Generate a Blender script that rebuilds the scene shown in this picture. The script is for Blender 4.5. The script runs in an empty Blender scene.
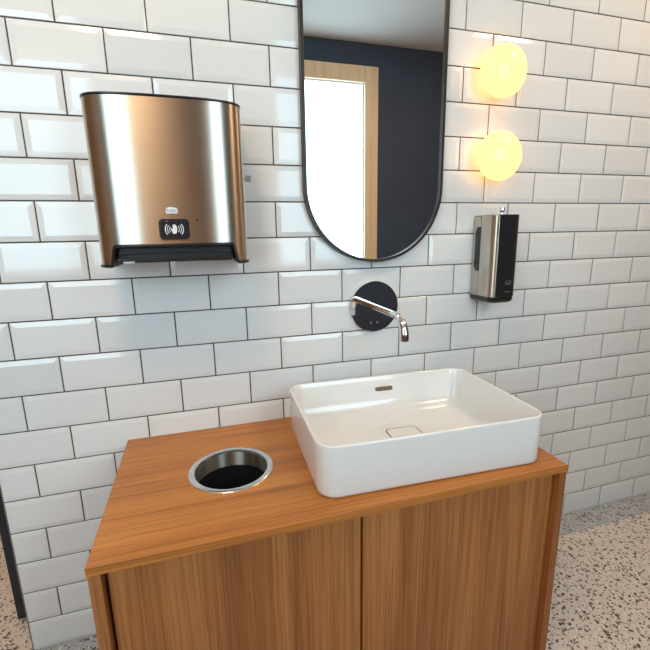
import bpy, bmesh, math, random
from mathutils import Vector, Matrix

random.seed(7)
SC = bpy.context.scene
COL = SC.collection
PI = math.pi

# ------------------------------------------------------------------ camera
CAM = Vector((0.38144, -1.24115, 1.21913))
RGT = Vector((0.9574652, -0.2880410, -0.0171119))
DWN = Vector((-0.0775126, -0.1996268, -0.9768014))
FWD = Vector((0.2779428, 0.9365797, -0.2134625))
FPX = 416.689
cd = bpy.data.cameras.new('camera')
cam = bpy.data.objects.new('camera', cd)
COL.objects.link(cam)
m = Matrix.Identity(4)
for i in range(3):
    m[i][0], m[i][1], m[i][2], m[i][3] = RGT[i], -DWN[i], -FWD[i], CAM[i]
cam.matrix_world = m
cd.sensor_width = 36
cd.lens = FPX / 650 * 36
cd.clip_start = 0.02
SC.camera = cam

# ------------------------------------------------------------------ light
w = bpy.data.worlds.new('world')
SC.world = w
w.use_nodes = True
w.node_tree.nodes['Background'].inputs[0].default_value = (0.75, 0.86, 1.0, 1)
w.node_tree.nodes['Background'].inputs[1].default_value = 0.5
SC.view_settings.view_transform = 'Standard'
SC.view_settings.look = 'None'
SC.view_settings.gamma = 1.0
SC.view_settings.use_curve_mapping = False
SC.view_settings.exposure = 0.68
WINDOW_LIGHT = 4.0
GLOBE_LIGHT = 1.55
CEILING_LIGHT = 22.0


# ------------------------------------------------------------------ materials
def mat(name, color=(0.8, 0.8, 0.8), rough=0.5, metal=0.0, **kw):
    mt = bpy.data.materials.new(name)
    mt.use_nodes = True
    b = mt.node_tree.nodes['Principled BSDF']
    b.inputs['Base Color'].default_value = (*color, 1)
    b.inputs['Roughness'].default_value = rough
    b.inputs['Metallic'].default_value = metal
    for k, v in kw.items():
        b.inputs[k.replace('_', ' ')].default_value = v
    return mt


def nodes(mt):
    nt = mt.node_tree
    return nt, nt.nodes['Principled BSDF']


def N(nt, kind, **props):
    n = nt.nodes.new(kind)
    for k, v in props.items():
        setattr(n, k, v)
    return n


def ramp(nt, fac, stops, interp='LINEAR'):
    r = N(nt, 'ShaderNodeValToRGB')
    r.color_ramp.interpolation = interp
    e = r.color_ramp.elements
    while len(e) < len(stops):
        e.new(0.5)
    for el, (pos, c) in zip(e, stops):
        el.position = pos
        el.color = (*c, 1)
    nt.links.new(fac, r.inputs[0])
    return r.outputs[0]


def mixc(nt, fac, a, b, blend='MIX'):
    n = N(nt, 'ShaderNodeMix', data_type='RGBA', blend_type=blend)
    for s, v in ((n.inputs[0], fac), (n.inputs[6], a), (n.inputs[7], b)):
        if hasattr(v, 'links') or hasattr(v, 'is_linked'):
            nt.links.new(v, s)
        else:
            s.default_value = v if not isinstance(v, tuple) else (*v, 1)
    return n.outputs[2]


def coords(nt, scale, out='Object', rot=(0, 0, 0), rnd=False):
    t = N(nt, 'ShaderNodeTexCoord')
    mp = N(nt, 'ShaderNodeMapping')
    mp.inputs['Scale'].default_value = scale
    mp.inputs['Rotation'].default_value = rot
    nt.links.new(t.outputs[out], mp.inputs[0])
    return mp.outputs[0]


def noise(nt, vec, scale, detail=4, rough=0.55, dist=0.0):
    n = N(nt, 'ShaderNodeTexNoise')
    n.inputs['Scale'].default_value = scale
    n.inputs['Detail'].default_value = detail
    n.inputs['Roughness'].default_value = rough
    n.inputs['Distortion'].default_value = dist
    nt.links.new(vec, n.inputs['Vector'])
    return n.outputs['Fac']


def bump(nt, b, h, strength, dist=0.001):
    n = N(nt, 'ShaderNodeBump')
    n.inputs['Strength'].default_value = strength
    n.inputs['Distance'].default_value = dist
    nt.links.new(h, n.inputs['Height'])
    nt.links.new(n.outputs[0], b.inputs['Normal'])


def wood(name, axis, dark, mid, light, fine=1.0, rough=0.42, k=1.0):
    """veneer whose grain runs along the given axis"""
    mt = mat(name, mid, rough)
    nt, b = nodes(mt)
    s = [26.0, 26.0, 26.0]
    s[axis] = 0.9
    v1 = coords(nt, tuple(s))
    broad = noise(nt, v1, 0.55, 3, 0.5, 0.7)
    s2 = [240.0, 240.0, 240.0]
    s2[axis] = 3.0
    v2 = coords(nt, tuple(s2))
    streak = noise(nt, v2, 1.0 * fine, 5, 0.7, 0.2)
    s3 = [60.0, 60.0, 60.0]
    s3[axis] = 1.4
    v3 = coords(nt, tuple(s3))
    midn = noise(nt, v3, 1.0, 4, 0.6, 0.5)
    c = ramp(nt, broad, [(0.28, dark), (0.48, mid), (0.72, light)])
    c2 = ramp(nt, midn, [(0.30, (0.62, 0.56, 0.50)), (0.52, (1, 1, 1)), (0.8, (1.0, 1.0, 1.0))])
    c3 = ramp(nt, streak, [(0.34, (0.50, 0.44, 0.38)), (0.54, (1, 1, 1))])
    a = mixc(nt, 0.75 * k, c, c2, 'MULTIPLY')
    a = mixc(nt, 0.8 * k, a, c3, 'MULTIPLY')
    nt.links.new(a, b.inputs['Base Color'])
    bump(nt, b, streak, 0.12, 0.0006)
    return mt


M = {}
# glazed wall tile
t = mat('white_glaze', (0.80, 0.80, 0.79), 0.07, 0.0, IOR=1.52)
nt, b = nodes(t)
oi = N(nt, 'ShaderNodeObjectInfo')
tint = ramp(nt, oi.outputs['Random'], [(0.0, (0.76, 0.77, 0.765)), (1.0, (0.83, 0.825, 0.815))])
nt.links.new(tint, b.inputs['Base Color'])
bump(nt, b, noise(nt, coords(nt, (1, 1, 1)), 9, 2), 0.06, 0.004)
M['tile'] = t

g = mat('dark_grout', (0.08, 0.068, 0.06), 0.9)
nt, b = nodes(g)
nt.links.new(ramp(nt, noise(nt, coords(nt, (1, 1, 1)), 40, 4), [(0.3, (0.06, 0.05, 0.044)), (0.7, (0.10, 0.085, 0.072))]), b.inputs['Base Color'])
M['grout'] = g


def terrazzo(name, base1, base2, chip_a, chip_b):
    mt = mat(name, base1, 0.32)
    nt, b = nodes(mt)
    v = coords(nt, (1, 1, 1))
    warp = N(nt, 'ShaderNodeTexNoise')
    warp.inputs['Scale'].default_value = 70
    nt.links.new(v, warp.inputs['Vector'])
    vm = N(nt, 'ShaderNodeVectorMath', operation='MULTIPLY_ADD')
    nt.links.new(warp.outputs['Color'], vm.inputs[0])
    vm.inputs[1].default_value = (0.014, 0.014, 0.014)
    nt.links.new(v, vm.inputs[2])
    vv = vm.outputs[0]

    def chips(scale, size, amount):
        vo = N(nt, 'ShaderNodeTexVoronoi', feature='F1')
        vo.inputs['Scale'].default_value = scale
        nt.links.new(vv, vo.inputs['Vector'])
        d = N(nt, 'ShaderNodeMath', operation='LESS_THAN')
        nt.links.new(vo.outputs['Distance'], d.inputs[0])
        sep = N(nt, 'ShaderNodeSeparateColor')
        nt.links.new(vo.outputs['Color'], sep.inputs[0])
        sz = N(nt, 'ShaderNodeMath', operation='MULTIPLY')
        nt.links.new(sep.outputs[1], sz.inputs[0])
        sz.inputs[1].default_value = size
        nt.links.new(sz.outputs[0], d.inputs[1])
        k = N(nt, 'ShaderNodeMath', operation='LESS_THAN')
        nt.links.new(sep.outputs[0], k.inputs[0])
        k.inputs[1].default_value = amount
        mu = N(nt, 'ShaderNodeMath', operation='MULTIPLY')
        nt.links.new(d.outputs[0], mu.inputs[0])
        nt.links.new(k.outputs[0], mu.inputs[1])
        return mu.outputs[0], sep.outputs[2]

    base = ramp(nt, noise(nt, v, 60, 4), [(0.35, base1), (0.65, base2)])
    m1, r1 = chips(95, 0.58, 0.65)
    m2, r2 = chips(170, 0.54, 0.50)
    m3, r3 = chips(120, 0.45, 0.25)
    c1 = ramp(nt, r1, [(0.0, chip_a), (0.7, chip_b), (1.0, (0.26, 0.22, 0.19))])
    c2 = ramp(nt, r2, [(0.0, chip_a), (1.0, (0.32, 0.27, 0.23))])
    a = mixc(nt, m3, base, (0.86, 0.83, 0.79))
    a = mixc(nt, m2, a, c2)
    a = mixc(nt, m1, a, c1)
    nt.links.new(a, b.inputs['Base Color'])
    return mt


M['terrazzo'] = terrazzo('warm_terrazzo', (0.70, 0.60, 0.51), (0.78, 0.69, 0.605), (0.035, 0.026, 0.022), (0.10, 0.07, 0.05))
M['terrazzo_grey'] = terrazzo('grey_terrazzo', (0.44, 0.445, 0.445), (0.52, 0.52, 0.52), (0.03, 0.03, 0.032), (0.09, 0.085, 0.08))

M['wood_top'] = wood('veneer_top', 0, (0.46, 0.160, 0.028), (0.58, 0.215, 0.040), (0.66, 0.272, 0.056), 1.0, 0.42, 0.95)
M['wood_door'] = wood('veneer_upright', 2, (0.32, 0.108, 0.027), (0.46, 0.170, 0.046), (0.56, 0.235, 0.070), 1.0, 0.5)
M['oak'] = wood('oak_frame', 2, (0.84, 0.64, 0.41), (0.88, 0.70, 0.47), (0.90, 0.74, 0.52), 1.2, 0.42, 0.3)
M['oak_door'] = wood('oak_door', 2, (0.17, 0.075, 0.03), (0.22, 0.10, 0.045), (0.28, 0.135, 0.06), 1.2)
M['veneer_wall'] = wood('wall_veneer', 2, (0.24, 0.12, 0.055), (0.31, 0.16, 0.075), (0.38, 0.21, 0.10), 1.0, 0.5, 0.6)
M['drain_gap'] = mat('drain_gap', (0.16, 0.12, 0.085), 0.5)
M['key_grey'] = mat('key_plastic', (0.33, 0.33, 0.33), 0.5)
M['void'] = mat('dark_interior', (0.02, 0.014, 0.01), 0.8)
M['ceramic'] = mat('white_ceramic', (0.84, 0.835, 0.82), 0.05, 0.0, IOR=1.5, Coat_Weight=0.3)
M['chrome'] = mat('chrome', (0.86, 0.87, 0.88), 0.05, 1.0)
M['black'] = mat('black_plastic', (0.012, 0.012, 0.013), 0.28)
M['black_matt'] = mat('black_matt', (0.008, 0.008, 0.009), 0.55)
M['black_panel'] = mat('smoked_panel', (0.018, 0.018, 0.02), 0.22)
M['frame'] = mat('black_metal', (0.022, 0.020, 0.019), 0.38, 0.3)
M['mirror'] = mat('mirror_glass', (0.93, 0.94, 0.94), 0.0, 1.0)
M['print'] = mat('white_print', (0.82, 0.82, 0.84), 0.5)
M['print_grey'] = mat('grey_print', (0.20, 0.20, 0.21), 0.5)
M['print_red'] = mat('red_print', (0.45, 0.08, 0.07), 0.5)
M['paper'] = mat('white_paper', (0.85, 0.85, 0.85), 0.8)
M['navy'] = mat('navy_paint', (0.028, 0.034, 0.046), 0.65)
nt, b = nodes(M['navy'])
nt.links.new(ramp(nt, noise(nt, coords(nt, (1, 1, 1)), 3.5, 6), [(0.3, (0.034, 0.056, 0.098)), (0.7, (0.043, 0.069, 0.118))]), b.inputs['Base Color'])
M['navy_gloss'] = mat('navy_lacquer', (0.010, 0.014, 0.024), 0.45)
M['ceiling'] = mat('ceiling_paint', (0.62, 0.59, 0.56), 0.85)
M['plaster'] = mat('white_plaster', (0.72, 0.70, 0.67), 0.85)
M['alu'] = mat('aluminium', (0.42, 0.43, 0.44), 0.35, 1.0)
M['grey_rubber'] = mat('grey_gasket', (0.72, 0.80, 0.86), 0.5)


def brushed(name, color, rough):
    mt = mat(name, color, rough, 1.0)
    nt, b = nodes(mt)
    b.inputs['Anisotropic'].default_value = 0.95
    b.inputs['Anisotropic Rotation'].default_value = 0.25
    tg = N(nt, 'ShaderNodeTangent', direction_type='RADIAL', axis='Z')
    nt.links.new(tg.outputs[0], b.inputs['Tangent'])
    n = noise(nt, coords(nt, (18, 18, 900)), 1.0, 3)
    nt.links.new(ramp(nt, n, [(0.3, tuple(c * 0.93 for c in color)), (0.7, color)]), b.inputs['Base Color'])
    bump(nt, b, n, 0.05, 0.0003)
    return mt


M['steel'] = brushed('brushed_steel', (0.60, 0.54, 0.46), 0.33)
M['steel_rim'] = mat('satin_steel', (0.74, 0.74, 0.73), 0.22, 1.0)


def emitter(name, color, strength, base=(0.8, 0.8, 0.8)):
    mt = mat(name, base, 0.25)
    nt, b = nodes(mt)
    b.inputs['Emission Color'].default_value = (*color, 1)
    b.inputs['Emission Strength'].default_value = strength
    return mt


M['day_glass'] = emitter('frosted_daylight_glass', (0.60, 0.855, 1.0), WINDOW_LIGHT, (0.5, 0.5, 0.5))
M['opal'] = emitter('lit_opal_glass', (1.0, 0.51, 0.15), GLOBE_LIGHT, (0.30, 0.24, 0.11))
M['lamp_panel'] = emitter('lit_diffuser', (1.0, 0.67, 0.39), CEILING_LIGHT)


# ------------------------------------------------------------------ builders
def tag(o, label=None, cat=None, group=None, kind=None):
    for k, v in (('label', label), ('category', cat), ('group', group), ('kind', kind)):
        if v:
            o[k] = v
    return o


def link(name, me, parent=None, loc=(0, 0, 0), rotz=0.0):
    o = bpy.data.objects.new(name, me)
    COL.objects.link(o)
    o.location = loc
    o.rotation_euler = (0, 0, rotz)
    if parent:
        o.parent = parent
    return o


def thing(name, label, cat, loc=(0, 0, 0), rotz=0.0, group=None):
    return tag(link(name, None, None, loc, rotz), label, cat, group)


def mesh(name, verts, faces, m, smooth=False, angle=None):
    me = bpy.data.meshes.new(name)
    me.from_pydata([tuple(v) for v in verts], [], faces)
    bm = bmesh.new()
    bm.from_mesh(me)
    bmesh.ops.recalc_face_normals(bm, faces=bm.faces)
    bm.to_mesh(me)
    bm.free()
    me.materials.append(M[m])
    if smooth:
        for p in me.polygons:
            p.use_smooth = True
        if angle:
            me.set_sharp_from_angle(angle=math.radians(angle))
    me.update()
    return me


def box(name, a, c, m, parent=None, bev=0.0, seg=2, loc=(0, 0, 0)):
    bm = bmesh.new()
    bmesh.ops.create_cube(bm, size=1)
    for v in bm.verts:
        for i in range(3):
            v.co[i] = (a[i] + c[i]) / 2 + v.co[i] * (c[i] - a[i])
    if bev > 0:
        bmesh.ops.bevel(bm, geom=bm.edges[:], offset=bev, segments=seg, affect='EDGES', profile=0.5)
    me = bpy.data.meshes.new(name)
    bm.to_mesh(me)
    bm.free()
    me.materials.append(M[m])
    return link(name, me, parent, loc)


def boxes(name, lst, m, parent=None):
    """one mesh of several boxes (pieces of one wall)"""
    vs, fs = [], []
    for a, c in lst:
        k = len(vs)
        for x in (a[0], c[0]):
            for y in (a[1], c[1]):
                for z in (a[2], c[2]):
                    vs.append((x, y, z))
        fs += [tuple(k + i for i in f) for f in ((0, 1, 3, 2), (4, 6, 7, 5), (0, 4, 5, 1), (2, 3, 7, 6), (0, 2, 6, 4), (1, 5, 7, 3))]
    return link(name, mesh(name, vs, fs, m), parent)


def loft(name, loops, m, parent=None, cap0=True, cap1=True, closed=True, smooth=True, angle=35, loc=(0, 0, 0), rotz=0.0):
    vs, fs = [], []
    n = len(loops[0])
    for l in loops:
        vs += list(l)
    for i in range(len(loops) - 1):
        for j in range(n if closed else n - 1):
            k = (j + 1) % n
            fs.append((i * n + j, i * n + k, (i + 1) * n + k, (i + 1) * n + j))
    if cap0:
        fs.append(tuple(range(n)))
    if cap1:
        fs.append(tuple(range((len(loops) - 1) * n, len(loops) * n)))
    return link(name, mesh(name, vs, fs, m, smooth, angle), parent, loc, rotz)


def circle(r, z, n=48, c=(0, 0)):
    return [(c[0] + r * math.cos(2 * PI * i / n), c[1] + r * math.sin(2 * PI * i / n), z) for i in range(n)]


def lathe_y(name, prof, m, parent=None, n=48, loc=(0, 0, 0), cap0=True, cap1=True, angle=40):
    """revolve (radius, y) about the y axis"""
    loops = [[(r * math.cos(2 * PI * i / n), y, r * math.sin(2 * PI * i / n)) for i in range(n)] for r, y in prof]
    return loft(name, loops, m, parent, cap0, cap1, loc=loc, angle=angle)


def rrect(hx, hy, r, z, seg=9):
    pts = []
    for cx, cy, a0 in ((hx - r, hy - r, 0), (-hx + r, hy - r, 90), (-hx + r, -hy + r, 180), (hx - r, -hy + r, 270)):
        for i in range(seg + 1):
            a = math.radians(a0 + 90 * i / seg)
            pts.append((cx + r * math.cos(a), cy + r * math.sin(a), z))
    return pts


def tube(name, path, r, m, parent=None, n=16, caps=True, loc=(0, 0, 0)):
    path = [Vector(p) for p in path]
    loops = []
    up = None
    for i, p in enumerate(path):
        d = (path[min(i + 1, len(path) - 1)] - path[max(i - 1, 0)]).normalized()
        if up is None:
            up = d.orthogonal().normalized()
        up = (up - d * up.dot(d)).normalized()
        s = d.cross(up)
        rr = r[i] if isinstance(r, (list, tuple)) else r
        loops.append([tuple(p + (up * math.cos(2 * PI * k / n) + s * math.sin(2 * PI * k / n)) * rr) for k in range(n)])
    return loft(name, loops, m, parent, caps, caps, loc=loc)


def text_mesh(name, body, size, m, parent, loc, rot=(PI / 2, 0, 0), extrude=0.0002):
    cu = bpy.data.curves.new(name, 'FONT')
    cu.body = body
    cu.size = size
    cu.align_x = 'CENTER'
    cu.align_y = 'CENTER'
    cu.extrude = extrude
    cu.resolution_u = 3
    tmp = bpy.data.objects.new(name, cu)
    COL.objects.link(tmp)
    dg = bpy.context.evaluated_depsgraph_get()
    me = bpy.data.meshes.new_from_object(tmp.evaluated_get(dg))
    bpy.data.objects.remove(tmp)
    me.materials.clear()
    me.materials.append(M[m])
    o = link(name, me, parent, loc)
    o.rotation_euler = rot
    return o


# ------------------------------------------------------------------ room shell
TW, TH = 0.202, 0.100934
CEIL = 2.585
D = 2.0
XL, XR = -1.5, 3.1
YB = 1.5
tag(box('floor', (XL, -D - 0.2, -0.08), (XR, YB, 0.0), 'terrazzo'), 'speckled warm terrazzo floor', 'floor', kind='structure')
tag(box('trim_1', (-0.19, -0.100, 0.0), (XR, 0.0, 0.0008), 'terrazzo_grey'), 'grey terrazzo border strip along the foot of the tiled wall', 'floor border', kind='structure')
tag(box('ceiling', (XL, -D - 0.2, CEIL), (XR, YB, CEIL + 0.1), 'ceiling'), 'plain off white painted ceiling', 'ceiling', kind='structure')
tag(box('wall_left', (XL - 0.1, -D - 0.2, -0.08), (XL, YB, CEIL + 0.1), 'veneer_wall'), 'brown wood panelled side wall left of the washstand', 'wall', kind='structure')
tag(box('wall_right', (XR, -D - 0.2, -0.08), (XR + 0.1, YB, CEIL + 0.1), 'veneer_wall'), 'brown wood panelled side wall far right of the washstand', 'wall', kind='structure')
tag(box('wall_rear', (XL, YB, -0.08), (XR, YB + 0.1, CEIL + 0.1), 'plaster'), 'pale plaster wall behind the tiled partition', 'wall', kind='structure')

WX0 = -0.190
wall = tag(box('wall_back', (WX0, 0.0015, 0.0), (XR, 0.13, CEIL), 'grout'), 'wall of white bevelled metro tiles with dark grout', 'wall', kind='structure')
tag(box('trim_2', (WX0 - 0.0012, -0.0008, 0.0), (WX0 + 0.0005, 0.132, CEIL), 'alu', bev=0.0005, seg=1), 'thin metal edge strip at the free end of the tiled wall', 'edge trim', kind='structure')


def tile_verts(wd, ht):
    g = 0.0018
    x, z = wd / 2 - g, ht / 2 - g
    b = 0.0135
    o = []
    for (sx, sz, y) in ((x, z, 0.004), (x, z, 0.0002), (x - 0.0008, z - 0.0008, -0.0004), (x - b, z - b, -0.0027)):
        o += [(-sx, y, -sz), (sx, y, -sz), (sx, y, sz), (-sx, y, sz)]
    return o


TF = []
for l in range(3):
    for j in range(4):
        k = (j + 1) % 4
        TF.append((l * 4 + j, l * 4 + k, l * 4 + 4 + k, l * 4 + 4 + j))
TF.append((12, 13, 14, 15))


def in_view(x, z):
    d = Vector((x, 0, z)) - CAM
    c = d.dot(FWD)
    if c <= 0.05:
        return False
    u, v = 325 + FPX * d.dot(RGT) / c, 325 + FPX * d.dot(DWN) / c
    return -1 < u < 651 and -1 < v < 651


tile_meshes = {}
rv, rf = [], []
for row in range(26):
    z0 = row * TH
    ht = min(TH, CEIL - z0)
    if ht < 0.03:
        continue
    v = row - 11
    half = 0.5 if v % 2 == 0 else 0.0            # rows [2k,2k+1] have joints on the half
    u = -2 + half
    while u * TW < XR:
        xa, xb = max(u * TW, WX0), min((u + 1) * TW, XR)
        u += 1
        if xb - xa < 0.03:
            continue
        cx, cz, wd = (xa + xb) / 2, z0 + ht / 2, xb - xa
        ins = [in_view(x, z) for x in (xa + .01, cx, xb - .01) for z in (z0 + .01, cz, z0 + ht - .01)]
        hidden = xa > 0.15 and xb < 1.22 and z0 + ht < 0.63
        if any(ins) and not hidden:
            key = (round(wd, 3), round(ht, 3))
            if key not in tile_meshes:
                tile_meshes[key] = mesh('tile', tile_verts(wd, ht), TF, 'tile')
            o = link('tile', tile_meshes[key], wall, (cx, 0, cz))
            o.rotation_euler = (random.gauss(0, 0.0022), 0, random.gauss(0, 0.0022))
        else:
            k = len(rv)
            rv += [(p[0] + cx, p[1], p[2] + cz) for p in tile_verts(wd, ht)]
            rf += [tuple(i + k for i in f) for f in TF]
tag(link('tile_field', mesh('tile_field', rv, rf, 'tile'), wall), kind='stuff')

# dark jamb standing behind the free end of the partition
jamb = thing('door_jamb', 'dark navy door jamb behind the free end of the tiled wall', 'door jamb', (-0.19, 0.16, 0))
box('post', (-0.088, -0.024, 0.0), (0.10, 0.02, 2.2), 'navy_gloss', jamb, 0.002)
box('stop', (0.0, 0.02, 0.0), (0.10, 0.05, 2.2), 'navy_gloss', jamb, 0.002)

# opposite wall: navy paint with oak framed glazing and an oak door, seen in the mirror
H0, H1 = 0.90, 2.43
GX0, GX1 = -1.30, 1.78
tag(boxes('wall_front', [((XL, -D - 0.2, 0), (GX0, -D, CEIL)), ((GX1, -D - 0.2, 0), (XR, -D, CEIL)), ((GX0, -D - 0.2, H1), (GX1, -D, CEIL)), ((GX0, -D - 0.2, 0), (-0.092, -D, H0)), ((0.882, -D - 0.2, 0), (GX1, -D, H0))], 'navy'),
    'dark navy painted wall reflected in the mirror', 'wall', kind='structure')


def oak_window(name, x0, x1, label):
    t = tag(link(name, None, None, (0, -D, 0)), label, 'window', kind='structure')
    fw = 0.108
    box('frame_stile', (x0, -0.08, H0), (x0 + fw, 0.012, H1), 'oak', t, 0.003)
    box('frame_stile', (x1 - fw, -0.08, H0), (x1, 0.012, H1), 'oak', t, 0.003)
    box('frame_rail', (x0 + fw, -0.08, H1 - 0.112), (x1 - fw, 0.012, H1), 'oak', t, 0.003)
    box('frame_rail', (x0 + fw, -0.08, H0), (x1 - fw, 0.012, H0 + 0.11), 'oak', t, 0.003)
    gx0, gx1, gz0, gz1 = x0 + fw, x1 - fw, H0 + 0.11, H1 - 0.112
    box('gasket', (gx0, -0.05, gz0), (gx0 + 0.010, -0.012, gz1), 'grey_rubber', t)
    box('gasket', (gx1 - 0.010, -0.05, gz0), (gx1, -0.012, gz1), 'grey_rubber', t)
    box('gasket', (gx0 + .01, -0.05, gz1 - 0.010), (gx1 - .01, -0.012, gz1), 'grey_rubber', t)
    box('gasket', (gx0 + .01, -0.05, gz0), (gx1 - .01, -0.012, gz0 + 0.010), 'grey_rubber', t)
    box('pane', (gx0 + .01, -0.045, gz0 + .01), (gx1 - .01, -0.035, gz1 - .01), 'day_glass', t)


oak_window('window_1', 0.882, GX1, 'oak framed frosted glass window reflected in the mirror')
oak_window('window_2', GX0, -0.092, 'oak framed frosted glass window far from the mirror')
dr = tag(link('door_1', None, None, (0, -D, 0)), 'flush brown wood door between the two frosted windows', 'door', kind='structure')
box('frame_stile', (-0.092, -0.08, 0), (-0.032, 0.008, H1), 'oak', dr, 0.003)
box('frame_stile', (0.822, -0.08, 0), (0.882, 0.008, H1), 'oak', dr, 0.003)
box('leaf', (-0.028, -0.05, 0.008), (0.818, -0.005, H1 - 0.004), 'oak_door', dr, 0.002)
hd = box('handle_plate', (0.74, -0.005, 1.0), (0.78, 0.0, 1.05), 'chrome', dr, 0.001)
tube('handle', [(0.76, 0, 1.025), (0.76, 0.045, 1.025), (0.75, 0.055, 1.025), (0.64, 0.055, 1.025)], 0.009, 'chrome', hd)

# ------------------------------------------------------------------ ceiling lamps by the washstand, plus an unseen one added to brighten the passage
for loc, lab in (((0.10, -0.95, CEIL), 'round flush ceiling lamp in front of the washstand'), ((2.05, -0.75, CEIL), 'round flush ceiling lamp right of the washstand'), ((-0.85, 0.75, CEIL), 'added round fill lamp brightening the passage floor behind the tiled wall')):
    cl = thing('ceiling_lamp', lab, 'ceiling lamp', loc, group='flush ceiling lamps')
    loft('lamp_body', [circle(0.195, 0.0), circle(0.195, -0.055), circle(0.182, -0.06)], 'frame', cl)
    loft('diffuser', [circle(0.18, -0.058), circle(0.175, -0.07), circle(0.15, -0.078), circle(0.08, -0.082), circle(0.02, -0.083)], 'lamp_panel', cl)

# ------------------------------------------------------------------ vanity
VX0, VX1, VYF, VZ = 0.1432, 1.2301, -0.5077, 0.6423
TT = 0.0185
HC, HR = (0.4200, -0.2560), 0.0935
van = thing('vanity_cabinet', 'wood veneer vanity cabinet with two flush doors under the worktop', 'cabinet', ((VX0 + VX1) / 2, -0.25, 0))
ox, oy = -(VX0 + VX1) / 2, 0.25


def vbox(name, a, c, m, bev=0.0008, parent=van):
    return box(name, (a[0] + ox, a[1] + oy, a[2]), (c[0] + ox, c[1] + oy, c[2]), m, parent, bev, 1)


zt = VZ - TT
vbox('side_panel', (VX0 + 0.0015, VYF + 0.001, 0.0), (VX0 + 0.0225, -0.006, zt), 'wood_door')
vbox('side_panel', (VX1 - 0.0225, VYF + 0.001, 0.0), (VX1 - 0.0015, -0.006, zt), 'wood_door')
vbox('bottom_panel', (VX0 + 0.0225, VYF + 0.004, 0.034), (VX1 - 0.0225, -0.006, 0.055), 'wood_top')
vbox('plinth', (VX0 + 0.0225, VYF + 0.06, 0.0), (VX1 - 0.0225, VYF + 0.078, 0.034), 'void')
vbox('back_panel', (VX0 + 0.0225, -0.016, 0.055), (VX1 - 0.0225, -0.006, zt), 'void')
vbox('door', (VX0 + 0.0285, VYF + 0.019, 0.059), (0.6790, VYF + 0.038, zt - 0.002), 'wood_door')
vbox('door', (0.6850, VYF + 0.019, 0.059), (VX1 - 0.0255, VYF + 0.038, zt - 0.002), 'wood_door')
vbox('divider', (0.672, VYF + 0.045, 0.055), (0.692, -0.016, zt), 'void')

# worktop with the round cut-out
NC = 72


def perim(inset, z):
    x0, x1, y0, y1 = VX0 + inset, VX1 - inset, VYF + inset, -0.0045 - inset
    angs = [2 * PI * i / NC for i in range(NC)]
    pts = []
    for a in angs:
        dx, dy = math.cos(a), math.sin(a)
        ts = []
        if dx > 1e-9: ts.append((x1 - HC[0]) / dx)
        if dx < -1e-9: ts.append((x0 - HC[0]) / dx)
        if dy > 1e-9: ts.append((y1 - HC[1]) / dy)
        if dy < -1e-9: ts.append((y0 - HC[1]) / dy)
        tt = min(ts)
        pts.append([HC[0] + tt * dx, HC[1] + tt * dy, z])
    for cx, cy in ((x0, y0), (x1, y0), (x1, y1), (x0, y1)):      # snap the nearest direction to each corner
        a = math.atan2(cy - HC[1], cx - HC[0]) % (2 * PI)
        i = min(range(NC), key=lambda k: abs((angs[k] - a + PI) % (2 * PI) - PI))
        pts[i] = [cx, cy, z]
    return [tuple(q) for q in pts]


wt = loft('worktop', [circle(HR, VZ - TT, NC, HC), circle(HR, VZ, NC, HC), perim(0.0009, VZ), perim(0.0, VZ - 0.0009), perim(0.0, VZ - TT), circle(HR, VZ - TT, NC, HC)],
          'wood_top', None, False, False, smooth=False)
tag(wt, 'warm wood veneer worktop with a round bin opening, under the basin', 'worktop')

# ------------------------------------------------------------------ waste chute
wc = thing('waste_chute', 'round stainless steel waste opening let into the worktop', 'waste chute', (HC[0], HC[1], VZ))
loft('rim', [circle(0.0925, -0.0005), circle(0.1045, 0.0), circle(0.1050, 0.0010), circle(0.1030, 0.0028), circle(0.0940, 0.0032), circle(0.0905, 0.0016), circle(0.0895, -0.004)], 'steel_rim', wc, False, False, angle=50)
loft('collar', [circle(0.0925, -0.001), circle(0.0900, -0.001), circle(0.0895, -0.043), circle(0.0925, -0.043)], 'steel', wc, False, False, angle=50)
loft('bin', [circle(0.0965, -0.040), circle(0.100, -0.042), circle(0.096, -0.50), circle(0.093, -0.50), circle(0.0965, -0.048)], 'black_matt', wc, False, False)
loft('bin_floor', [circle(0.092, -0.50), circle(0.092, -0.495)], 'black_matt', wc)

# ------------------------------------------------------------------ basin
BC = (0.8985, -0.2665)
bs = thing('wash_basin', 'rectangular white ceramic countertop basin with rounded corners on the worktop', 'wash basin', (BC[0], BC[1], VZ), math.radians(-2.0))
HX, HY, BH = 0.2960, 0.204, 0.1285
prof = [  # (inset, z, corner radius)
    (0.020, 0.0022, 0.036), (0.0050, 0.0022, 0.042), (0.0025, 0.0040, 0.044), (0.0018, 0.012, 0.046), (0.0, BH - 0.005, 0.046), (0.0005, BH - 0.002, 0.046), (0.002, BH - 0.0005, 0.045),
    (0.0040, BH, 0.043), (0.0060, BH, 0.041), (0.0078, BH - 0.0008, 0.040), (0.0090, BH - 0.003, 0.039), (0.0125, BH - 0.040, 0.038), (0.018, BH - 0.085, 0.037), (0.025, 0.032, 0.036), (0.032, 0.024, 0.034),
    (0.042, 0.0205, 0.030), (0.06, 0.0195, 0.025), (0.11, 0.0180, 0.02), (0.156, 0.0168, 0.014)]
loops = [rrect(HX - i, HY - i, r, z) for i, z, r in prof]
loft('bowl', loops, 'ceramic', bs, True, True, angle=60)
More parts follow.
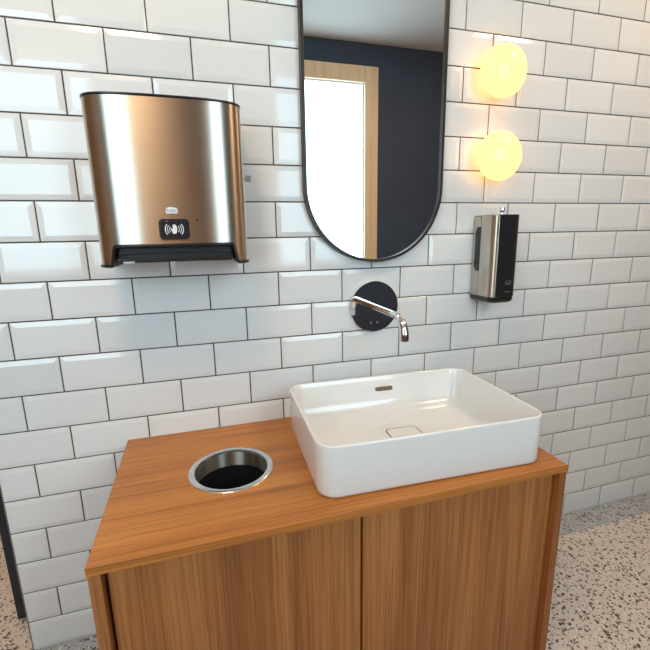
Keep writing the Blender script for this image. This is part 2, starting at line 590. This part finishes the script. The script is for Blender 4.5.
# drain cover with a groove round it, overflow slot
DL = (0.008, 0.004, 0.0)
loft('drain_seat', [rrect(0.0490, 0.0465, 0.016, 0.0166), rrect(0.0490, 0.0465, 0.016, 0.0173), rrect(0.044, 0.0415, 0.013, 0.0173), rrect(0.044, 0.0415, 0.013, 0.0166)], 'drain_gap', bs, False, False, loc=DL)
loft('drain_cover', [rrect(0.0450, 0.0425, 0.013, 0.0168), rrect(0.0450, 0.0425, 0.013, 0.0178), rrect(0.0445, 0.0420, 0.0125, 0.0182), rrect(0.02, 0.018, 0.006, 0.0184)], 'ceramic', bs, False, True, loc=DL)


def slot_loop(hx, hz, y, n=8):
    pts = []
    for s, a0 in ((1, -90), (-1, 90)):
        for i in range(n + 1):
            a = math.radians(a0 + 180 * i / n)
            pts.append((s * (hx - hz) + hz * math.cos(a), y, hz * math.sin(a)))
    return pts


ov = loft('overflow', [slot_loop(0.032, 0.0085, 0.004), slot_loop(0.032, 0.0085, -0.001), slot_loop(0.030, 0.0068, -0.0012), slot_loop(0.0295, 0.0063, 0.002)], 'chrome', bs, False, False, loc=(0.016, HY - 0.0132, 0.086))
loft('overflow_hole', [slot_loop(0.0298, 0.0066, -0.0009), slot_loop(0.0298, 0.0066, 0.003)], 'drain_gap', ov)

# ------------------------------------------------------------------ wall tap
tp = thing('wall_tap', 'chrome wall mounted spout with round mirror polished back plate', 'tap', (0.913, -0.0035, 0.987))
bp = lathe_y('back_plate', [(0.0, -0.013), (0.040, -0.013), (0.0815, -0.013), (0.0825, -0.012), (0.0825, 0.0)], 'chrome', tp, 72, cap0=False)
pa = [(0, -0.011, 0), (0, -0.05, 0), (0, -0.10, 0), (0, -0.150, 0), (0, -0.172, -0.0005)]
EL = 0.048
for i in range(1, 9):
    a = math.radians(82 * i / 8)
    pa.append((0, -0.172 - EL * math.sin(a), -EL * (1 - math.cos(a))))
pa += [(0, -0.2203, -0.052), (0, -0.2210, -0.062)]
rad = [0.0100] * 5 + [0.0102 + 0.0004 * i for i in range(1, 9)] + [0.0136, 0.0136]
sp = tube('spout', pa, rad, 'chrome', tp, 20)
loft('aerator', [circle(0.0105, 0.0, 20), circle(0.0105, -0.0015, 20)], 'black', sp, loc=(0, -0.2210, -0.0620))
for x in (-0.012, 0.010):
    lathe_y('sensor_eye', [(0.0032, 0.0), (0.0032, -0.0008), (0.002, -0.0010)], 'print_grey', tp, 16, loc=(x, -0.013, -0.052))

# ------------------------------------------------------------------ mirror
MX0, MX1, MZ0, MZ1 = 0.6870, 1.1365, 1.1310, 2.1310
mw = MX1 - MX0
mr = thing('wall_mirror', 'tall pill shaped mirror with a thin black frame on the tiled wall', 'mirror', ((MX0 + MX1) / 2, 0, MZ0))


def pill(r_in, y, n=32):
    r = mw / 2 - r_in
    z0, z1 = mw / 2, (MZ1 - MZ0) - mw / 2
    p = [(r * math.cos(PI * i / n), y, z1 + r * math.sin(PI * i / n)) for i in range(n + 1)]
    p += [(-r * math.cos(PI * i / n), y, z0 - r * math.sin(PI * i / n)) for i in range(n + 1)]
    return p


loft('frame', [pill(0.0085, -0.0035), pill(0.0, -0.0035), pill(0.0, -0.029), pill(0.001, -0.030), pill(0.0075, -0.030), pill(0.0085, -0.029), pill(0.0085, -0.0035)], 'frame', mr, False, False, angle=40)
loft('glass', [pill(0.0083, -0.006), pill(0.0083, -0.022)], 'mirror', mr, smooth=False)

# ------------------------------------------------------------------ globe lamps
gl = thing('globe_lamp', 'lit yellow opal globe wall lamp, upper of the pair beside the mirror', 'wall lamp', (1.3130, -0.0035, 1.6940), group='globe wall lamps beside the mirror')
ga, gb, gy = 0.0748, 0.048, -0.054
pr = [(max(ga * math.sin(PI * i / 24), 0.0005), gy - gb * math.cos(PI * i / 24)) for i in range(25)]
parts = [lathe_y('shade', pr, 'opal', gl, 48),
         lathe_y('base', [(0.034, 0.0), (0.034, -0.009), (0.031, -0.011)], 'paper', gl, 40)]
g2 = gl.copy()
COL.objects.link(g2)
g2.location = (1.3190, -0.0035, 1.4510)
g2['label'] = 'lit yellow opal globe wall lamp, lower one above the soap dispenser'
for q in parts:
    c = q.copy()
    COL.objects.link(c)
    c.parent = g2

# ------------------------------------------------------------------ soap dispenser
SX0, SX1, SZ0, SZ1 = 1.2765, 1.3760, 0.9900, 1.2680
sd = thing('soap_dispenser', 'narrow steel soap dispenser with black front below the globe lamps', 'soap dispenser', ((SX0 + SX1) / 2, -0.0035, SZ0))
hw, sh, sdp = (SX1 - SX0) / 2, SZ1 - SZ0, 0.112


def splan(off, z, y0=-0.043, yf=-sdp, r=0.026, seg=8, hw=hw):
    h = hw - off
    yf = yf + off
    r = r - off * 0.5
    p = [(h, y0, z)]
    for i in range(seg + 1):
        a = math.radians(90 * i / seg)
        p.append((h - r + r * math.cos(a), yf + r - r * math.sin(a), z))
    for i in range(seg + 1):
        a = math.radians(90 + 90 * i / seg)
        p.append((-h + r + r * math.cos(a), yf + r - r * math.sin(a), z))
    p.append((-h, y0, z))
    return p


def sback(off, z, y0, y1):
    h = hw - off
    return [(h, y0, z), (h, y1, z), (-h, y1, z), (-h, y0, z)]


box('core', (-hw + 0.004, -0.08, 0.016), (hw - 0.004, -0.002, sh - 0.003), 'black_matt', sd)
bk = box('back_body', (-hw + 0.0008, -0.0400, 0.014), (hw - 0.0008, -0.001, sh - 0.002), 'steel', sd, 0.002)
loft('cover', [splan(0.0, 0.018), splan(0.0, sh - 0.003), splan(0.0015, sh)], 'steel', sd, angle=30)
loft('base', [splan(0.014, -0.003, -0.006, r=0.022), splan(0.004, 0.001, -0.002), splan(0.0008, 0.008, -0.002), splan(0.0008, 0.0175, -0.002)], 'black', sd, angle=50)
loft('top_cap', [splan(0.002, sh, -0.002), splan(0.003, sh + 0.0012, -0.002)], 'black', sd, angle=30)
# black front insert follows the front of the cover
fx0 = -hw + 0.016
fp = [(x, -sdp - 0.0010) for x in (fx0, fx0 + 0.02, 0.0, hw - 0.026)]
for i in range(1, 9):
    a = math.radians(90 * i / 8)
    fp.append((hw - 0.026 + 0.0268 * math.sin(a), -sdp - 0.0008 + 0.0268 * (1 - math.cos(a))))
loft('front_panel', [[(x, y, z) for x, y in fp] + [(x, y + 0.004, z) for x, y in reversed(fp)] for z in (0.019, sh + 0.0005)], 'black_panel', sd, angle=30)
# side window slot
sv = [(-0.014, 0.112), (-0.014, 0.224), (-0.022, 0.243), (-0.0405, 0.243), (-0.0405, 0.099), (-0.024, 0.099)]
vs = [(-hw - 0.0004, y - 0.001, z) for y, z in sv] + [(-hw + 0.006, y - 0.001, z) for y, z in sv]
n6 = len(sv)
link('level_window', mesh('level_window', vs, [tuple(range(n6)), tuple(range(n6, 2 * n6))] + [(i, (i + 1) % n6, n6 + (i + 1) % n6, n6 + i) for i in range(n6)], 'black_panel'), bk)
ky = tube('key', [(0.012, -0.060, sh), (0.012, -0.060, sh + 0.012)], 0.0035, 'chrome', sd)
lo = loft('key_head', [circle(0.005, 0.0, 16), circle(0.0082, 0.003, 16), circle(0.0094, 0.009, 16), circle(0.008, 0.015, 16), circle(0.004, 0.017, 16)], 'chrome', ky, loc=(0.012, -0.060, sh + 0.010))
text_mesh('logo', 'TORK', 0.0095, 'print_grey', sd, (0.012, -sdp - 0.0012, 0.061))
tube('logo_swash', [(0.001, -sdp - 0.0012, 0.068), (0.008, -sdp - 0.0012, 0.0705), (0.018, -sdp - 0.0012, 0.0705), (0.024, -sdp - 0.0012, 0.068)], 0.0007, 'print_grey', sd, 6)
box('print_line', (-0.002, -sdp - 0.0013, 0.034), (0.024, -sdp - 0.0009, 0.0355), 'print_grey', sd)

# ------------------------------------------------------------------ paper towel dispenser
TX, TZ0, TZ1 = 0.3335, 1.1510, 1.5195
td = thing('towel_dispenser', 'large brushed steel paper towel dispenser with hand sensor on the tiled wall', 'towel dispenser', (TX, -0.0035, TZ0))
thw, th = 0.1710, TZ1 - TZ0
NP = 160


def tplan(off=0.0):
    """open plan curve from right wall side round the front to the left side"""
    h, dpt, y0 = thw - off, 0.196 - off, -0.118
    p = [(h, -0.012), (h, -0.06)]
    e = 2 / 3.4
    for i in range(NP + 1):
        a = PI * i / NP
        c, s = math.cos(a), math.sin(a)
        p.append((h * math.copysign(abs(c) ** e, c), y0 - (dpt + y0) * abs(s) ** e))
    p += [(-h, -0.06), (-h, -0.012)]
    return p


def zlow(x):
    a = abs(x)
    tt = min(max((a - 0.130) / 0.013, 0), 1)
    return 0.0440 * (1 - tt * tt * (3 - 2 * tt)) + 0.006


# resample so the notch edge is smooth
pl = tplan()
outer = [[(x, y, zlow(x)) for x, y in pl]] + [[(x, y, 0.06 + (th - 0.066) * k / 6) for x, y in pl] for k in range(7)]
pin = tplan(0.0016)
inner = [[(x, y, 0.06 + (th - 0.066) * k / 6) for x, y in pin] for k in range(6, -1, -1)] + [[(x, y, zlow(x)) for x, y in pin]]
loft('cover', outer + inner + [outer[0]], 'steel', td, False, False, closed=False, angle=40)
pb = tplan(0.005)


def body_loop(off, z, dy=0.0):
    return [(x, y + dy, z) for x, y in tplan(off)]


loft('top_cap', [body_loop(0.0005, th - 0.0065), body_loop(-0.0012, th - 0.005), body_loop(-0.0012, th - 0.001), body_loop(0.002, th)], 'black', td, angle=50)
loft('body', [body_loop(0.012, 0.015), body_loop(0.012, th - 0.006)], 'black_matt', td, angle=40)
box('back_plate', (-thw + 0.012, -0.013, 0.004), (thw - 0.012, 0.0, th - 0.004), 'black', td, 0.003)
# black lip following the lower edge of the cover
path = [(x * 1.0, y, zlow(x) - 0.0015) for x, y in tplan(0.0008) if y < -0.02]
tube('edge_trim', path, 0.0042, 'black', td, 10)
for s in (-1, 1):
    fo = [(x, y) for x, y in tplan(0.0012) if s * x > 0.142]
    if s < 0:
        fo = fo[::-1]
    cl_ = fo + [(s * 0.142, -0.012)]
    loft('foot', [[(x, y, 0.0) for x, y in cl_], [(x, y, 0.008) for x, y in cl_]], 'black', td, angle=40)
# outlet: recessed chute, tear bar and a corner of paper
box('chute', (-0.128, -0.178, 0.010), (0.128, -0.06, 0.020), 'black_matt', td, 0.003)
tb = box('tear_bar', (-0.130, -0.190, 0.014), (0.130, -0.178, 0.021), 'black', td, 0.002)
box('outlet_ridge', (-0.126, -0.187, 0.030), (0.126, -0.170, 0.034), 'black_matt', td, 0.001)
box('paper_end', (-0.118, -0.186, 0.0095), (-0.094, -0.176, 0.0140), 'paper', td, 0.001)


def front_y(x):
    e = 2 / 3.4
    c = (abs(x) / thw) ** (1 / e)
    s = math.sqrt(max(0, 1 - c * c))
    return -0.118 - 0.078 * s ** e


# sensor window with the waving hand
def plate(name, pts, z0, d0, d1, m, parent, x0=0.0):
    """flat outline in x,z wrapped on the front of the dispenser between depths d0 and d1"""
    n = len(pts)
    vs = [(x0 + x, front_y(x0 + x) - d0, z0 + z) for x, z in pts] + [(x0 + x, front_y(x0 + x) - d1, z0 + z) for x, z in pts]
    return link(name, mesh(name, vs, [tuple(range(n)), tuple(range(n, 2 * n))] + [(i, (i + 1) % n, n + (i + 1) % n, n + i) for i in range(n)], m), parent)


sw = plate('sensor_window', [(x, z) for x, z, _ in rrect(0.0330, 0.0225, 0.009, 0, 5)], 0.085, -0.001, 0.0022, 'black', td)
sw2 = plate('sensor_glass', [(x, z) for x, z, _ in rrect(0.0280, 0.0175, 0.006, 0, 5)], 0.085, 0.002, 0.0028, 'black_panel', sw)
hand = [(-0.0035, -0.010), (0.003, -0.010), (0.0052, -0.006), (0.0058, 0.0), (0.0060, 0.006), (0.0050, 0.0075), (0.0040, 0.0068), (0.0036, 0.0098), (0.0022, 0.0105),
        (0.0013, 0.0098), (0.0006, 0.0112), (-0.0010, 0.0112), (-0.0014, 0.0100), (-0.0026, 0.0098), (-0.0034, 0.0085), (-0.0034, 0.0), (-0.0064, 0.0022), (-0.0080, 0.0018), (-0.0076, 0.0002), (-0.0052, -0.0050)]
plate('hand_symbol', hand, 0.0845, 0.0026, 0.0033, 'print', sw)
for s in (-1, 1):
    for r, wd in ((0.0115, 0.0012), (0.0160, 0.0014), (0.0205, 0.0019)):
        x0 = s * (-0.001)
        arc = [math.radians(-36 + 72 * i / 8) for i in range(9)]
        pts = [(s * (r + wd / 2) * math.cos(a), (r + wd / 2) * math.sin(a) * 0.95) for a in arc] + [(s * (r - wd / 2) * math.cos(a), (r - wd / 2) * math.sin(a) * 0.95) for a in reversed(arc)]
        plate('wave_symbol', pts, 0.0845, 0.0026, 0.0033, 'print', sw, x0)
plate('indicator', [(-0.0035, -0.0009), (0.0035, -0.0009), (0.0035, 0.0009), (-0.0035, 0.0009)], 0.1025, 0.002, 0.0030, 'print_red', sw, -0.0145)
lb = plate('logo_badge', [(-0.0125, -0.0065), (0.0125, -0.0065), (0.0125, 0.0058), (0.004, 0.0072), (-0.004, 0.0080), (-0.0125, 0.0050)], 0.1260, -0.0003, 0.0012, 'print', td, -0.0025)
text_mesh('logo', 'TORK', 0.0088, 'print_grey', lb, (-0.0025, front_y(0) - 0.0013, 0.1255))
plate('rivet', [(0.0022 * math.cos(i * PI / 5), 0.0022 * math.sin(i * PI / 5)) for i in range(10)], 0.105, -0.0003, 0.0010, 'void', td, 0.051)
# key standing out of the right-hand side
kk = tube('key', [(thw - 0.001, -0.085, 0.2125), (thw + 0.010, -0.085, 0.2125)], 0.0028, 'alu', td)
box('key_head', (thw + 0.009, -0.0875, 0.2045), (thw + 0.024, -0.0825, 0.2205), 'key_grey', kk, 0.0015)
